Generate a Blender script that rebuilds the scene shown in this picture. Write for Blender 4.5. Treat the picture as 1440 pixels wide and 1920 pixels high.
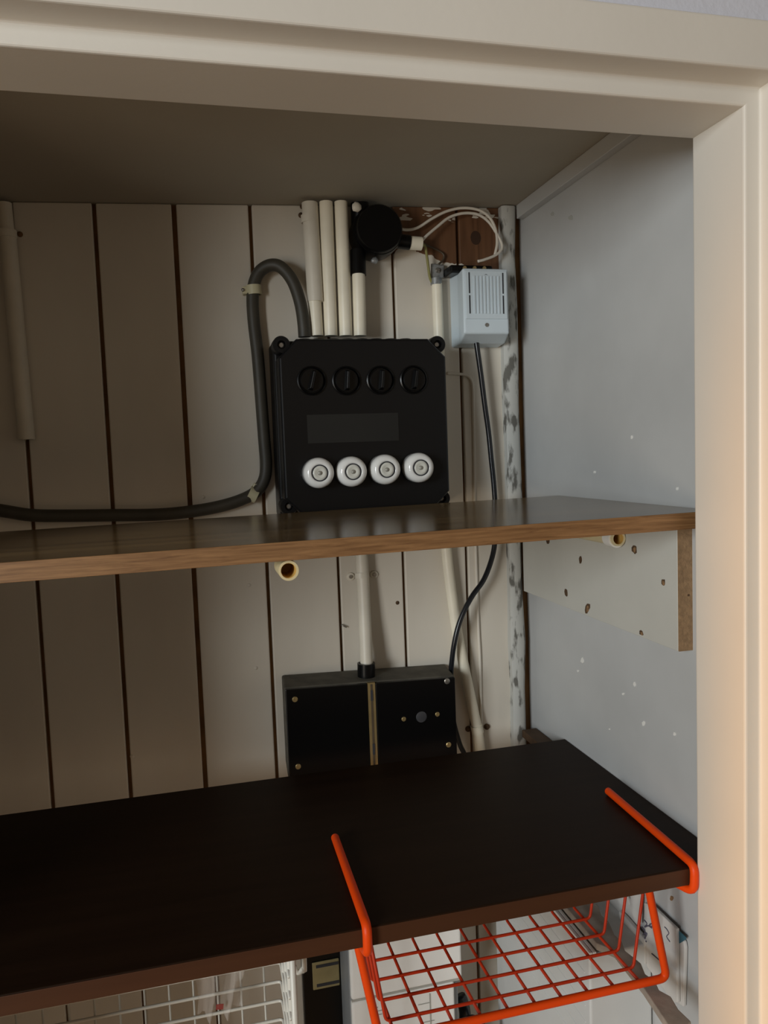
import bpy, bmesh, math, random
from mathutils import Vector, Matrix
from math import sin, cos, pi, sqrt, radians

random.seed(7)
S = bpy.context.scene
for o in list(bpy.data.objects):
    bpy.data.objects.remove(o)

# ------------------------------------------------------------------ camera
EYE = 1.65                                   # camera height above the floor
F = 1466.4                                   # focal length in pixels of the 1440x1920 frame
YAW, PITCH, ROLL = 0.241997, -0.0759830, -0.0366364
fwd = Vector((sin(YAW)*cos(PITCH), cos(YAW)*cos(PITCH), sin(PITCH)))
r0 = Vector((cos(YAW), -sin(YAW), 0))
u0 = r0.cross(fwd)
right = cos(ROLL)*r0 + sin(ROLL)*u0
up = -sin(ROLL)*r0 + cos(ROLL)*u0
cam_d = bpy.data.cameras.new('camera')
cam = bpy.data.objects.new('camera', cam_d)
S.collection.objects.link(cam)
M = Matrix((right, up, -fwd)).transposed().to_4x4()
M.translation = Vector((0, 0, EYE))
cam.matrix_world = M
cam_d.sensor_fit = 'VERTICAL'
cam_d.sensor_height = 36
cam_d.lens = F*36/1920
cam_d.clip_start = 0.02
S.camera = cam

# ------------------------------------------------------------------ world, lights, exposure
S.view_settings.view_transform = 'Standard'
S.view_settings.look = 'None'
S.view_settings.gamma = 1
S.view_settings.use_curve_mapping = False
S.view_settings.exposure = 0.0
w = bpy.data.worlds.new('hall_ambient'); S.world = w
w.use_nodes = True
w.node_tree.nodes['Background'].inputs[0].default_value = (1.0, 0.76, 0.52, 1)
w.node_tree.nodes['Background'].inputs[1].default_value = 0.19

def area(name, loc, target, sx, sy, watt, col):
    d = bpy.data.lights.new(name, 'AREA'); d.shape = 'RECTANGLE'; d.size = sx; d.size_y = sy
    d.energy = watt; d.color = col
    o = bpy.data.objects.new(name, d); S.collection.objects.link(o)
    o.location = loc
    o.rotation_euler = (Vector(target)-Vector(loc)).to_track_quat('-Z', 'Y').to_euler()
    return o
def bulb(name, loc, r, watt, col):
    d = bpy.data.lights.new(name, 'POINT'); d.energy = watt; d.color = col; d.shadow_soft_size = r
    o = bpy.data.objects.new(name, d); S.collection.objects.link(o); o.location = loc
    return o
def spot(name, loc, target, half, blend, r, watt, col):
    d = bpy.data.lights.new(name, 'SPOT'); d.energy = watt; d.color = col; d.shadow_soft_size = r
    d.spot_size = 2*radians(half); d.spot_blend = blend
    o = bpy.data.objects.new(name, d); S.collection.objects.link(o); o.location = loc
    o.rotation_euler = (Vector(target)-Vector(loc)).to_track_quat('-Z', 'Y').to_euler()
    return o
area('hall_window_light', (-2.05, -1.15, EYE+0.22), (0.3, 1.0, EYE-0.05), 0.75, 0.9, 54, (0.90, 0.97, 1.0))
area('warm_fill_light', (-1.98, -1.12, EYE-0.65), (0.2, 1.0, EYE-0.30), 0.75, 0.6, 12, (1.0, 0.82, 0.62))  # added warm fill that lifts the lower half, not a known lamp
spot('hall_lamp_light', (-0.95, 0.551, EYE-0.62), (0.5, 0.60, EYE-0.76), 41, 0.6, 0.038, 46, (1.0, 0.44, 0.05))

# ------------------------------------------------------------------ pixel -> place helpers (rel. to camera, z up)
def ray(px, py):
    return (right*((px-720)/F) - up*((py-960)/F) + fwd)
def onY(px, py, Y):
    d = ray(px, py)*1.0; d = d*(Y/d.y); d.z += EYE; return d
def onX(px, py, X):
    d = ray(px, py); d = d*(X/d.x); d.z += EYE; return d
def onZ(px, py, z):
    d = ray(px, py); d = d*((z-EYE)/d.z); d.z += EYE; return d
D = 1.2                                      # front face of the plank wall
def B(px, py, out=0.0):                      # a point `out` metres in front of the plank wall
    return onY(px, py, D-out)
def Zr(z): return EYE+z

# ------------------------------------------------------------------ materials
MATS = {}
def mat(name, col, rough=0.5, var=0.0, scale=20, bump=0.0, bscale=80, metal=0, spec=0.5, stretch=(1,1,1), coat=0,
        trans=0, emit=None, col2=None, alpha=1):
    m = bpy.data.materials.new(name); m.use_nodes = True
    nt = m.node_tree; b = nt.nodes['Principled BSDF']
    b.inputs['Base Color'].default_value = (*col, 1)
    b.inputs['Roughness'].default_value = rough
    b.inputs['Metallic'].default_value = metal
    b.inputs['Specular IOR Level'].default_value = spec
    b.inputs['Coat Weight'].default_value = coat
    b.inputs['Transmission Weight'].default_value = trans
    b.inputs['Alpha'].default_value = alpha
    if emit:
        b.inputs['Emission Color'].default_value = (*emit[0], 1); b.inputs['Emission Strength'].default_value = emit[1]
    g = nt.nodes.new('ShaderNodeNewGeometry')
    mp = nt.nodes.new('ShaderNodeMapping'); mp.inputs['Scale'].default_value = stretch
    nt.links.new(g.outputs['Position'], mp.inputs['Vector'])
    if var or col2:
        n = nt.nodes.new('ShaderNodeTexNoise'); n.inputs['Scale'].default_value = scale; n.inputs['Detail'].default_value = 5
        nt.links.new(mp.outputs[0], n.inputs['Vector'])
        r = nt.nodes.new('ShaderNodeValToRGB')
        c1 = col2 if col2 else tuple(c*(1-var) for c in col)
        r.color_ramp.elements[0].color = (*c1, 1); r.color_ramp.elements[1].color = (*[min(1, c*(1+var*0.4)) for c in col], 1)
        r.color_ramp.elements[0].position = 0.35; r.color_ramp.elements[1].position = 0.65
        nt.links.new(n.outputs['Fac'], r.inputs[0]); nt.links.new(r.outputs[0], b.inputs['Base Color'])
    if bump:
        n2 = nt.nodes.new('ShaderNodeTexNoise'); n2.inputs['Scale'].default_value = bscale; n2.inputs['Detail'].default_value = 4
        nt.links.new(mp.outputs[0], n2.inputs['Vector'])
        bp = nt.nodes.new('ShaderNodeBump'); bp.inputs['Strength'].default_value = bump; bp.inputs['Distance'].default_value = 0.002
        nt.links.new(n2.outputs['Fac'], bp.inputs['Height']); nt.links.new(bp.outputs[0], b.inputs['Normal'])
    MATS[name] = m
    return m

CREAM = (0.60, 0.54, 0.45)
mat('frame_paint', (0.69, 0.66, 0.60), 0.42, var=0.03, scale=6, bump=0.06, bscale=140)
mat('hall_wall', (0.62, 0.64, 0.72), 0.8, var=0.03, bump=0.2, bscale=200)
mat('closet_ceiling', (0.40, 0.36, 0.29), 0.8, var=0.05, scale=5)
mat('right_wall', (0.52, 0.525, 0.52), 0.38, var=0.07, scale=7, bump=0.08, bscale=60)
mat('batten_paint', (0.56, 0.55, 0.50), 0.5, var=0.05, scale=9, bump=0.06)
mat('chipboard', (0.30, 0.185, 0.095), 0.85, var=0.18, scale=160, bump=0.5, bscale=300)
mat('chip_dark', (0.10, 0.055, 0.025), 0.9, var=0.4, scale=300)
mat('chip_mid', (0.30, 0.17, 0.08), 0.9, var=0.4, scale=300)
mat('flake', (0.80, 0.79, 0.75), 0.7)
mat('gap_dark', (0.20, 0.10, 0.035), 0.9, var=0.3, scale=30)
mat('pvc', (0.86, 0.80, 0.65), 0.38, var=0.06, scale=25)
mat('pvc_painted', (0.70, 0.65, 0.55), 0.45, var=0.06, scale=25)
mat('pvc_yellow', (0.66, 0.56, 0.33), 0.4, var=0.08, scale=25)
mat('pvc_bore', (0.62, 0.38, 0.10), 0.6, var=0.2, scale=40)  # orange tone includes the glow of light through the translucent pipe
mat('black_plastic', (0.0045, 0.0045, 0.005), 0.40, spec=0.3)
mat('black_lid', (0.0055, 0.0055, 0.006), 0.36, spec=0.3, bump=0.03, bscale=200)
mat('bakelite', (0.0028, 0.0028, 0.003), 0.30, spec=0.3)
mat('dusty_black', (0.10, 0.09, 0.07), 0.8, var=0.3, scale=40)
mat('label_strip', (0.0068, 0.0064, 0.005), 0.55, var=0.15, scale=12)
mat('porcelain', (0.86, 0.84, 0.80), 0.14, var=0.03, scale=60, coat=0.4)
mat('porcelain_core', (0.72, 0.70, 0.62), 0.25)
mat('grey_glass', (0.35, 0.33, 0.28), 0.08, coat=0.6)
mat('transformer', (0.62, 0.70, 0.75), 0.45, var=0.03)
mat('dark_slot', (0.03, 0.03, 0.035), 0.8)
mat('screw', (0.35, 0.33, 0.30), 0.35, metal=0.8)
mat('brass', (0.50, 0.37, 0.17), 0.38, metal=0.7, var=0.15, scale=40)
mat('brass_plate', (0.33, 0.28, 0.14), 0.5, metal=0.3, var=0.2, scale=20)
mat('grey_cable', (0.050, 0.044, 0.032), 0.55, var=0.2, scale=30)
mat('brown_cable', (0.085, 0.060, 0.036), 0.5, var=0.2, scale=30)
mat('black_cable', (0.008, 0.009, 0.012), 0.28)
mat('white_wire', (0.72, 0.67, 0.58), 0.45)
mat('green_wire', (0.25, 0.23, 0.07), 0.5)
mat('zinc', (0.33, 0.34, 0.34), 0.5, metal=0.5, var=0.35, scale=150)
mat('clip_cream', (0.58, 0.54, 0.36), 0.45)
mat('post_paint', (0.50, 0.50, 0.47), 0.8, col2=(0.13, 0.125, 0.11), scale=85, stretch=(1, 1, 0.35), bump=0.4, bscale=70)
mat('orange_coat', (0.80, 0.065, 0.003), 0.45, spec=0.25, bump=0.12, bscale=220)
mat('orange_wire', (0.50, 0.035, 0.008), 0.45, spec=0.25)
mat('white_coat', (0.72, 0.70, 0.63), 0.35)
mat('meter_white', (0.92, 0.92, 0.90), 0.42)
mat('meter_grey', (0.27, 0.29, 0.31), 0.5)
mat('dim_window', (0.05, 0.05, 0.055), 0.35)
mat('seam_grey', (0.42, 0.42, 0.39), 0.6)
mat('led', (0.1, 0.8, 0.05), 0.4, emit=((0.30, 1.0, 0.05), 1.2))
mat('box_white', (0.66, 0.67, 0.66), 0.5, var=0.03, bump=0.05)
mat('box_rim', (0.78, 0.77, 0.74), 0.4)
mat('cardboard', (0.40, 0.34, 0.28), 0.85, var=0.2, scale=30, bump=0.3)
mat('paper', (0.62, 0.60, 0.57), 0.8, var=0.06, scale=20, bump=0.25, bscale=60)
mat('ink', (0.10, 0.09, 0.13), 0.8)
mat('teal', (0.035, 0.12, 0.16), 0.6)
mat('film', (0.75, 0.68, 0.62), 0.12, alpha=0.28)
mat('red_print', (0.30, 0.05, 0.04), 0.5, alpha=0.8)
mat('floor_wood', (0.34, 0.22, 0.12), 0.5, var=0.2, scale=8, stretch=(1, 8, 1))

def wood(name, c1, c2, rough, axis='X', wscale=30, coat=0, spec=0.5, fine=1.0):
    m = bpy.data.materials.new(name); m.use_nodes = True
    nt = m.node_tree; b = nt.nodes['Principled BSDF']
    g = nt.nodes.new('ShaderNodeNewGeometry')
    mp = nt.nodes.new('ShaderNodeMapping')
    mp.inputs['Scale'].default_value = (0.05, 1, 1) if axis == 'X' else (1, 1, 0.06)
    nt.links.new(g.outputs['Position'], mp.inputs['Vector'])
    n = nt.nodes.new('ShaderNodeTexNoise'); n.inputs['Scale'].default_value = wscale; n.inputs['Detail'].default_value = 8
    n.inputs['Roughness'].default_value = 0.65; n.inputs['Distortion'].default_value = 0.6
    nt.links.new(mp.outputs[0], n.inputs['Vector'])
    r = nt.nodes.new('ShaderNodeValToRGB')
    r.color_ramp.elements[0].color = (*c1, 1); r.color_ramp.elements[1].color = (*c2, 1)
    r.color_ramp.elements[0].position = 0.32; r.color_ramp.elements[1].position = 0.68
    nt.links.new(n.outputs['Fac'], r.inputs[0]); nt.links.new(r.outputs[0], b.inputs['Base Color'])
    b.inputs['Roughness'].default_value = rough; b.inputs['Coat Weight'].default_value = coat
    b.inputs['Specular IOR Level'].default_value = spec
    bp = nt.nodes.new('ShaderNodeBump'); bp.inputs['Strength'].default_value = 0.12*fine; bp.inputs['Distance'].default_value = 0.001
    nt.links.new(n.outputs['Fac'], bp.inputs['Height']); nt.links.new(bp.outputs[0], b.inputs['Normal'])
    MATS[name] = m
wood('shelf_top', (0.085, 0.052, 0.020), (0.29, 0.195, 0.085), 0.19, 'X', 30, coat=0.0, spec=0.6, fine=0.3)
wood('oak_edge', (0.135, 0.062, 0.022), (0.30, 0.160, 0.066), 0.5, 'X', 330)
wood('dark_shelf', (0.014, 0.0065, 0.003), (0.021, 0.010, 0.005), 0.5, 'X', 60, spec=0.10, fine=0.3)
wood('dark_edge', (0.052, 0.018, 0.007), (0.064, 0.023, 0.009), 0.5, 'X', 60, spec=0.3, fine=0.3)
wood('brown_block', (0.06, 0.033, 0.016), (0.10, 0.055, 0.026), 0.7, 'Z', 60)

def plank_material():
    """cream paint; bare brown wood where the paint was never applied in the top right corner"""
    m = bpy.data.materials.new('plank_paint'); m.use_nodes = True
    nt = m.node_tree; L = nt.links; N = nt.nodes; b = N['Principled BSDF']
    g = N.new('ShaderNodeNewGeometry')
    def math_(op, a, b_=None, c=None):
        n = N.new('ShaderNodeMath'); n.operation = op
        for i, v in enumerate((a, b_, c)):
            if v is None: continue
            if isinstance(v, (int, float)): n.inputs[i].default_value = v
            else: L.new(v, n.inputs[i])
        return n.outputs[0]
    def noise(scale, st=(1, 1, 1), det=4, dist=0):
        mp = N.new('ShaderNodeMapping'); mp.inputs['Scale'].default_value = st
        L.new(g.outputs['Position'], mp.inputs['Vector'])
        n = N.new('ShaderNodeTexNoise'); n.inputs['Scale'].default_value = scale; n.inputs['Detail'].default_value = det
        n.inputs['Distortion'].default_value = dist
        L.new(mp.outputs[0], n.inputs['Vector']); return n.outputs['Fac']
    def ramp(fac, stops):
        r = N.new('ShaderNodeValToRGB')
        while len(r.color_ramp.elements) < len(stops): r.color_ramp.elements.new(0.5)
        for e, (p, c) in zip(r.color_ramp.elements, stops): e.position = p; e.color = (*c, 1)
        L.new(fac, r.inputs[0]); return r.outputs[0]
    sep = N.new('ShaderNodeSeparateXYZ'); L.new(g.outputs['Position'], sep.inputs[0])
    x, z = sep.outputs[0], sep.outputs[2]
    z1, z2 = B(760, 470).z, B(830, 512).z
    xs = B(783, 480).x
    step = math_('SMOOTH_MIN', math_('MAXIMUM', math_('MULTIPLY', math_('SUBTRACT', x, xs), 9.0), 0.0), 1.0, 0.01)
    zb = math_('ADD', z1, math_('MULTIPLY', step, z2-z1))
    nz = math_('MULTIPLY', math_('SUBTRACT', noise(38, det=3), 0.5), 0.045)
    dz = math_('ADD', math_('SUBTRACT', z, zb), nz)
    m1 = math_('GREATER_THAN', dz, 0.0)
    m2 = math_('GREATER_THAN', x, 0.3255)
    bare = math_('MULTIPLY', m1, m2)
    # leftover paint smears just under the ceiling
    top = math_('GREATER_THAN', z, B(800, 415).z)
    sm = math_('GREATER_THAN', noise(60, (0.5, 1, 1.3), 2), 0.57)
    bare = math_('MULTIPLY', bare, math_('SUBTRACT', 1.0, math_('MULTIPLY', top, sm)))
    paint = ramp(noise(9, (1, 1, 0.35)), [(0.3, (0.63, 0.58, 0.50)), (0.7, (0.70, 0.65, 0.565))])
    woodc = ramp(noise(22, (3, 1, 0.25), 6, 1.2), [(0.3, (0.105, 0.045, 0.018)), (0.7, (0.185, 0.085, 0.038))])
    # a knot
    k = B(892, 446)
    dx = math_('MULTIPLY', math_('SUBTRACT', x, k.x), 1.25); dzk = math_('SUBTRACT', z, k.z)
    rr = math_('SQRT', math_('ADD', math_('MULTIPLY', dx, dx), math_('MULTIPLY', dzk, dzk)))
    kn = math_('LESS_THAN', rr, 0.011)
    mxk = N.new('ShaderNodeMixRGB'); L.new(kn, mxk.inputs[0]); L.new(woodc, mxk.inputs[1]); mxk.inputs[2].default_value = (0.045, 0.020, 0.010, 1)
    mx = N.new('ShaderNodeMixRGB'); L.new(bare, mx.inputs[0]); L.new(paint, mx.inputs[1]); L.new(mxk.outputs[0], mx.inputs[2])
    L.new(mx.outputs[0], b.inputs['Base Color'])
    b.inputs['Roughness'].default_value = 0.5
    bp = N.new('ShaderNodeBump'); bp.inputs['Strength'].default_value = 0.1; bp.inputs['Distance'].default_value = 0.002
    L.new(noise(60, (1, 1, 0.2)), bp.inputs['Height']); L.new(bp.outputs[0], b.inputs['Normal'])
    MATS['plank_paint'] = m
plank_material()

for e_, p_ in zip([n for n in MATS['post_paint'].node_tree.nodes if n.type == 'VALTORGB'][0].color_ramp.elements, (0.37, 0.47)): e_.position = p_
# ------------------------------------------------------------------ mesh helpers
def finish(name, bm, m, parent=None, smooth=False, bevel=0.0, bseg=2):
    me = bpy.data.meshes.new(name)
    bmesh.ops.recalc_face_normals(bm, faces=bm.faces[:])
    bm.to_mesh(me); bm.free()
    o = bpy.data.objects.new(name, me); S.collection.objects.link(o)
    me.materials.append(MATS[m] if isinstance(m, str) else m)
    if smooth:
        for p in me.polygons: p.use_smooth = True
    if bevel:
        md = o.modifiers.new('bevel', 'BEVEL'); md.width = bevel; md.segments = bseg; md.limit_method = 'ANGLE'
        md.angle_limit = radians(35)
    if parent is not None: attach(o, parent)
    return o
def attach(o, parent):
    o.parent = parent
    t = Vector(parent.location)
    if parent.parent is not None and parent.type == 'MESH': t = Vector((0, 0, 0))
    if parent.type == 'MESH': t = Vector((0, 0, 0))
    o.matrix_parent_inverse = Matrix.Translation(-t)
def tag(o, label, cat, group=None):
    o['label'] = label; o['category'] = cat
    if group: o['group'] = group
    return o
def struct(o, label=None):
    o['kind'] = 'structure'
    if label: o['label'] = label
    return o
def thing(name, loc, label, cat, group=None):
    e = bpy.data.objects.new(name, None); e.location = loc; e.empty_display_size = 0.05
    S.collection.objects.link(e); tag(e, label, cat, group); return e
def hexa(c):                                 # 8 corners: bottom 4 (ccw), top 4
    bm = bmesh.new(); v = [bm.verts.new(p) for p in c]
    for f in ((0,1,2,3), (4,5,6,7), (0,1,5,4), (1,2,6,5), (2,3,7,6), (3,0,4,7)): bm.faces.new([v[i] for i in f])
    return bm
def box(x0, x1, y0, y1, z0, z1):
    return hexa([(x0,y0,z0), (x1,y0,z0), (x1,y1,z0), (x0,y1,z0), (x0,y0,z1), (x1,y0,z1), (x1,y1,z1), (x0,y1,z1)])
def add_box(bm, x0, x1, y0, y1, z0, z1):
    v = [bm.verts.new(p) for p in ((x0,y0,z0), (x1,y0,z0), (x1,y1,z0), (x0,y1,z0), (x0,y0,z1), (x1,y0,z1), (x1,y1,z1), (x0,y1,z1))]
    for f in ((0,1,2,3), (4,5,6,7), (0,1,5,4), (1,2,6,5), (2,3,7,6), (3,0,4,7)): bm.faces.new([v[i] for i in f])
    return bm
def prism(pts, off):                         # polygon extruded by vector off
    bm = bmesh.new(); off = Vector(off)
    a = [bm.verts.new(p) for p in pts]; b = [bm.verts.new(Vector(p)+off) for p in pts]
    n = len(pts); bm.faces.new(a); bm.faces.new(b)
    for i in range(n): bm.faces.new((a[i], a[(i+1) % n], b[(i+1) % n], b[i]))
    return bm
def catmull(P, n=8):
    P = [Vector(p) for p in P]
    if len(P) < 3: return P
    Q = [2*P[0]-P[1]]+P+[2*P[-1]-P[-2]]; out = []
    for i in range(1, len(Q)-2):
        a, b, c, d = Q[i-1], Q[i], Q[i+1], Q[i+2]
        for k in range(n):
            t = k/n
            out.append(0.5*((2*b)+(c-a)*t+(2*a-5*b+4*c-d)*t*t+(3*b-a-3*c+d)*t**3))
    out.append(P[-1]); return out
def fillet(P, r, n=5):
    P = [Vector(p) for p in P]; out = [P[0]]
    for i in range(1, len(P)-1):
        a, b, c = P[i-1], P[i], P[i+1]
        da, dc = (a-b), (c-b); rr = min(r, da.length*0.45, dc.length*0.45)
        s, e = b+da.normalized()*rr, b+dc.normalized()*rr
        for k in range(n+1):
            t = k/n; out.append(s*(1-t)**2+b*2*t*(1-t)+e*t*t)
    out.append(P[-1]); return out
def tube(path, r, seg=10, bm=None, caps=True, flat=None):
    bm = bm or bmesh.new(); P = [Vector(p) for p in path]; rings = []
    t = (P[1]-P[0]).normalized()
    n = t.orthogonal().normalized() if flat is None else (Vector(flat)-t*t.dot(Vector(flat))).normalized()
    for i, p in enumerate(P):
        t = ((P[min(i+1, len(P)-1)]-P[max(i-1, 0)])).normalized()
        n = (n-t*n.dot(t)).normalized(); bb = t.cross(n)
        rr = r[i] if isinstance(r, (list, tuple)) else r
        rings.append([bm.verts.new(p+(n*cos(2*pi*k/seg)+bb*sin(2*pi*k/seg))*rr) for k in range(seg)])
    for a, b in zip(rings, rings[1:]):
        for k in range(seg): bm.faces.new((a[k], a[(k+1) % seg], b[(k+1) % seg], b[k]))
    if caps: bm.faces.new(rings[0][::-1]); bm.faces.new(rings[-1])
    return bm
def pipe(path, r, seg=20, wall=0.0022):      # an open hollow pipe
    bm = bmesh.new(); P = [Vector(p) for p in path]
    def ring(p, t, rr):
        n = Vector((0, 0, 1)) if abs(t.z) < 0.7 else Vector((1, 0, 0))
        n = (n-t*n.dot(t)).normalized(); b = t.cross(n)
        return [bm.verts.new(p+(n*cos(2*pi*k/seg)+b*sin(2*pi*k/seg))*rr) for k in range(seg)]
    T = [((P[min(i+1, len(P)-1)]-P[max(i-1, 0)])).normalized() for i in range(len(P))]
    o = [ring(p, t, r) for p, t in zip(P, T)]; i_ = [ring(p, t, r-wall) for p, t in zip(P, T)]
    def br(a, b):
        for k in range(seg): bm.faces.new((a[k], a[(k+1) % seg], b[(k+1) % seg], b[k]))
    for a, b in zip(o, o[1:]): br(a, b)
    for a, b in zip(i_, i_[1:]): br(a, b)
    br(o[0], i_[0]); br(o[-1], i_[-1])
    return bm
def lathe(prof, origin, axis, seg=32, bm=None):   # profile (radius, height along axis)
    bm = bm or bmesh.new(); a = Vector(axis).normalized(); n = a.orthogonal().normalized(); b = a.cross(n); o = Vector(origin)
    rings = []
    for r, h in prof:
        if r < 1e-6: rings.append([bm.verts.new(o+a*h)])
        else: rings.append([bm.verts.new(o+a*h+(n*cos(2*pi*k/seg)+b*sin(2*pi*k/seg))*r) for k in range(seg)])
    for p, q in zip(rings, rings[1:]):
        for k in range(seg):
            k2 = (k+1) % seg
            if len(p) == 1 and len(q) == 1: continue
            if len(p) == 1: bm.faces.new((p[0], q[k], q[k2]))
            elif len(q) == 1: bm.faces.new((p[k], p[k2], q[0]))
            else: bm.faces.new((p[k], p[k2], q[k2], q[k]))
    return bm
FRONT = Vector((0, -1, 0))
def autosmooth(o, ang=35):
    for p in o.data.polygons: p.use_smooth = True
    try:
        o.data.set_sharp_from_angle(angle=radians(ang))
    except Exception: pass
    return o

# ================================================================== SETTING
XR = 0.5416                                  # face of the right side wall
XL = -0.49                                   # left side wall
CE = 0.385
def ceil_z(x): return Zr(CE-0.027*(0.53-x))
# floor
struct(finish('floor', box(-2.6, 2.2, -2.4, 1.26, -0.05, 0.0), 'floor_wood'), 'wooden floor far below the picture')
# ---- plank wall
wall_back = struct(finish('wall_back', box(XL-0.05, XR+0.06, D+0.009, D+0.05, 0.0, Zr(0.44)), 'gap_dark'), 'dark backing behind cream planks')
joints = [-0.5490, -0.4390, -0.3295, -0.2199, -0.1108, -0.0010, 0.1085, 0.2193, 0.3252, 0.4325, 0.5205]
GAPS = [0.0022, 0.0022, 0.0022, 0.0026, 0.0028, 0.0034, 0.0026, 0.0022, 0.0022, 0.0024, 0.001]
for i in range(len(joints)-1):
    a, b = joints[i]+GAPS[i], joints[i+1]-GAPS[i+1]
    if i == 0: a = XL+0.001
    za, zb = ceil_z(a)-0.0005, ceil_z(b)-0.0005
    t = 0.0095
    dy = random.uniform(-0.0008, 0.0008)
    bm = hexa([(a,D+dy,0.0), (b,D+dy,0.0), (b,D+t,0.0), (a,D+t,0.0), (a,D+dy,za), (b,D+dy,zb), (b,D+t,zb), (a,D+t,za)])
    finish('plank', bm, 'plank_paint', wall_back, bevel=0.0018, bseg=2)
for (px, py) in ((121, 619), (381, 932), (99, 942), (467, 1097), (248, 1418), (480, 1252), (750, 565), (782, 600), (835, 598), (745, 1130)):
    p = B(px, py, -0.001)
    finish('nail_head', lathe([(0.0035, 0), (0.0032, 0.0012), (0, 0.0016)], p, FRONT, 10), 'plank_paint' if px < 500 else 'chip_dark', wall_back, smooth=True)
# the small nail bent out of the joint
finish('nail', tube([B(640, 1172), B(641, 1172, 0.004), B(650, 1176, 0.004)], 0.0012, 6), 'screw', wall_back, smooth=True)
# ---- side walls
wall_right = struct(finish('wall_right', box(XR, XR+0.05, 0.70, D+0.05, 0.0, Zr(0.45)), 'right_wall'), 'grey painted right side wall with chips')
struct(finish('wall_left', box(XL-0.05, XL, 0.70, D+0.05, 0.0, Zr(0.45)), 'right_wall'), 'left side wall out of the picture')
def patch(pts, X, m, name, parent, th=0.0006):
    bm = prism([Vector((X, p.y, p.z)) for p in pts], (-th, 0, 0))
    return finish(name, bm, m, parent)
def blob(px, py, w, h, X, m, name, parent, th=0.0006, n=9, lean=0.0):
    pts = []
    for k in range(n):
        a = 2*pi*k/n; f = random.uniform(0.65, 1.1)
        pts.append(onX(px+w*cos(a)*f+lean*h*sin(a), py+h*sin(a)*f, X))
    return patch(pts, X, m, name, parent, th)
for (px, py, w, h) in ((1185, 820, 4, 6), (1115, 885, 4, 5), (1270, 916, 4, 6), (1084, 1258, 3, 4), (1092, 1238, 5, 9), (1169, 1301, 4, 4),
                       (1207, 1356, 5, 8), (1265, 1376, 4, 7), (1143, 1367, 2, 3), (1190, 1283, 4, 7)):
    blob(px, py, w*0.62, h*0.62, XR, 'flake', 'paint_chip', wall_right)
for (px, py, w, h) in ((1036, 401, 4, 5), (1070, 408, 5, 5)):
    blob(px, py, w, h, XR, 'seam_grey', 'scuff', wall_right, th=0.0004)
# ---- ceiling of the cupboard
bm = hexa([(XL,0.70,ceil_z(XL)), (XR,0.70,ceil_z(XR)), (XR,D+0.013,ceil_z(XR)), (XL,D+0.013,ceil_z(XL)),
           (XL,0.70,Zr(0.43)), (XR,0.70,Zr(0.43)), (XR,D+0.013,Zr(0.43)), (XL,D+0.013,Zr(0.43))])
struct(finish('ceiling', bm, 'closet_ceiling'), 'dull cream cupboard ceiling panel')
# moulding under the ceiling on the right wall
z0 = onX(970, 420, XR).z
bm = hexa([(XR-0.013,0.70,z0), (XR,0.70,z0), (XR,D-0.012,z0), (XR-0.013,D-0.012,z0),
           (XR-0.013,0.70,ceil_z(XR-0.013)), (XR,0.70,ceil_z(XR)), (XR,D-0.012,ceil_z(XR)), (XR-0.013,D-0.012,ceil_z(XR-0.013))])
struct(finish('trim_1', bm, 'right_wall', bevel=0.001), 'grey moulding strip along the ceiling')
# weathered corner post
xa, xb = B(948, 700, 0.016).x, B(974, 700, 0.016).x
bm = bmesh.new()
seg = 26; rows = []
for k in range(seg+1):
    z = 0.0+(ceil_z(0.52)-0.002)*k/seg
    j = random.uniform(-0.0016, 0.0016); j2 = random.uniform(-0.002, 0.002)
    rows.append([bm.verts.new(p) for p in ((xa+j, D, z), (xa+j, D-0.013, z), (xa+0.004+j, D-0.016, z), (xb-0.005+j2, D-0.016, z), (xb+j2, D-0.011, z), (xb+j2, D, z))])
for p, q in zip(rows, rows[1:]):
    for k in range(5): bm.faces.new((p[k], p[k+1], q[k+1], q[k]))
    bm.faces.new((p[5], p[0], q[0], q[5]))
bm.faces.new(rows[0]); bm.faces.new(rows[-1])
autosmooth(struct(finish('trim_2', bm, 'post_paint'), 'weathered pale post in the back corner'), 50)

# ---- door frame (stepped rebate) and the hall wall around it
XJ, ZL = 0.4984, Zr(0.2968)                  # opening: inner jamb face, underside of lintel
XJ2, ZL2 = 0.5150, Zr(0.3177)                # rebate
YB, Y1, Y0 = 0.697, 0.6217, 0.5905
XLJ = -0.405
ZT = onY(1440, 26, Y0).z
XO = XJ2+(ZT-ZL2)
door = bpy.data.objects.new('door_1', None); door.location = (0.1, Y0, 0); S.collection.objects.link(door)
struct(door, 'cream painted door frame with stepped rebate')
def frame_piece(name, prof, place, ends):
    # prof: list of (offset outwards, y); place(offset, y, end) -> Vector
    bm = bmesh.new()
    A = [bm.verts.new(place(o, y, 0)) for o, y in prof]; C = [bm.verts.new(place(o, y, 1)) for o, y in prof]
    n = len(prof)
    for i in range(n): bm.faces.new((A[i], A[(i+1) % n], C[(i+1) % n], C[i]))
    return finish(name, bm, 'frame_paint', door, bevel=0.0026, bseg=3)
w2, wo = XJ2-XJ, XO-XJ
prof = [(0, YB), (0, Y1), (w2, Y1), (w2, Y0), (wo, Y0), (wo, YB)]
frame_piece('jamb', prof, lambda o, y, e: Vector((XJ+o, y, 0.0 if e == 0 else ZL+o)), 0)
frame_piece('jamb', prof, lambda o, y, e: Vector((XLJ-o, y, 0.0 if e == 0 else ZL+o)), 0)
frame_piece('lintel', prof, lambda o, y, e: Vector((XLJ-o if e == 0 else XJ+o, y, ZL+o)), 0)
YW = Y0+0.006
wf = struct(finish('wall_front', box(XO, 2.0, YW, YB+0.003, 0.0, Zr(0.75)), 'hall_wall'), 'bluish white hall wall around the frame')
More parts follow.
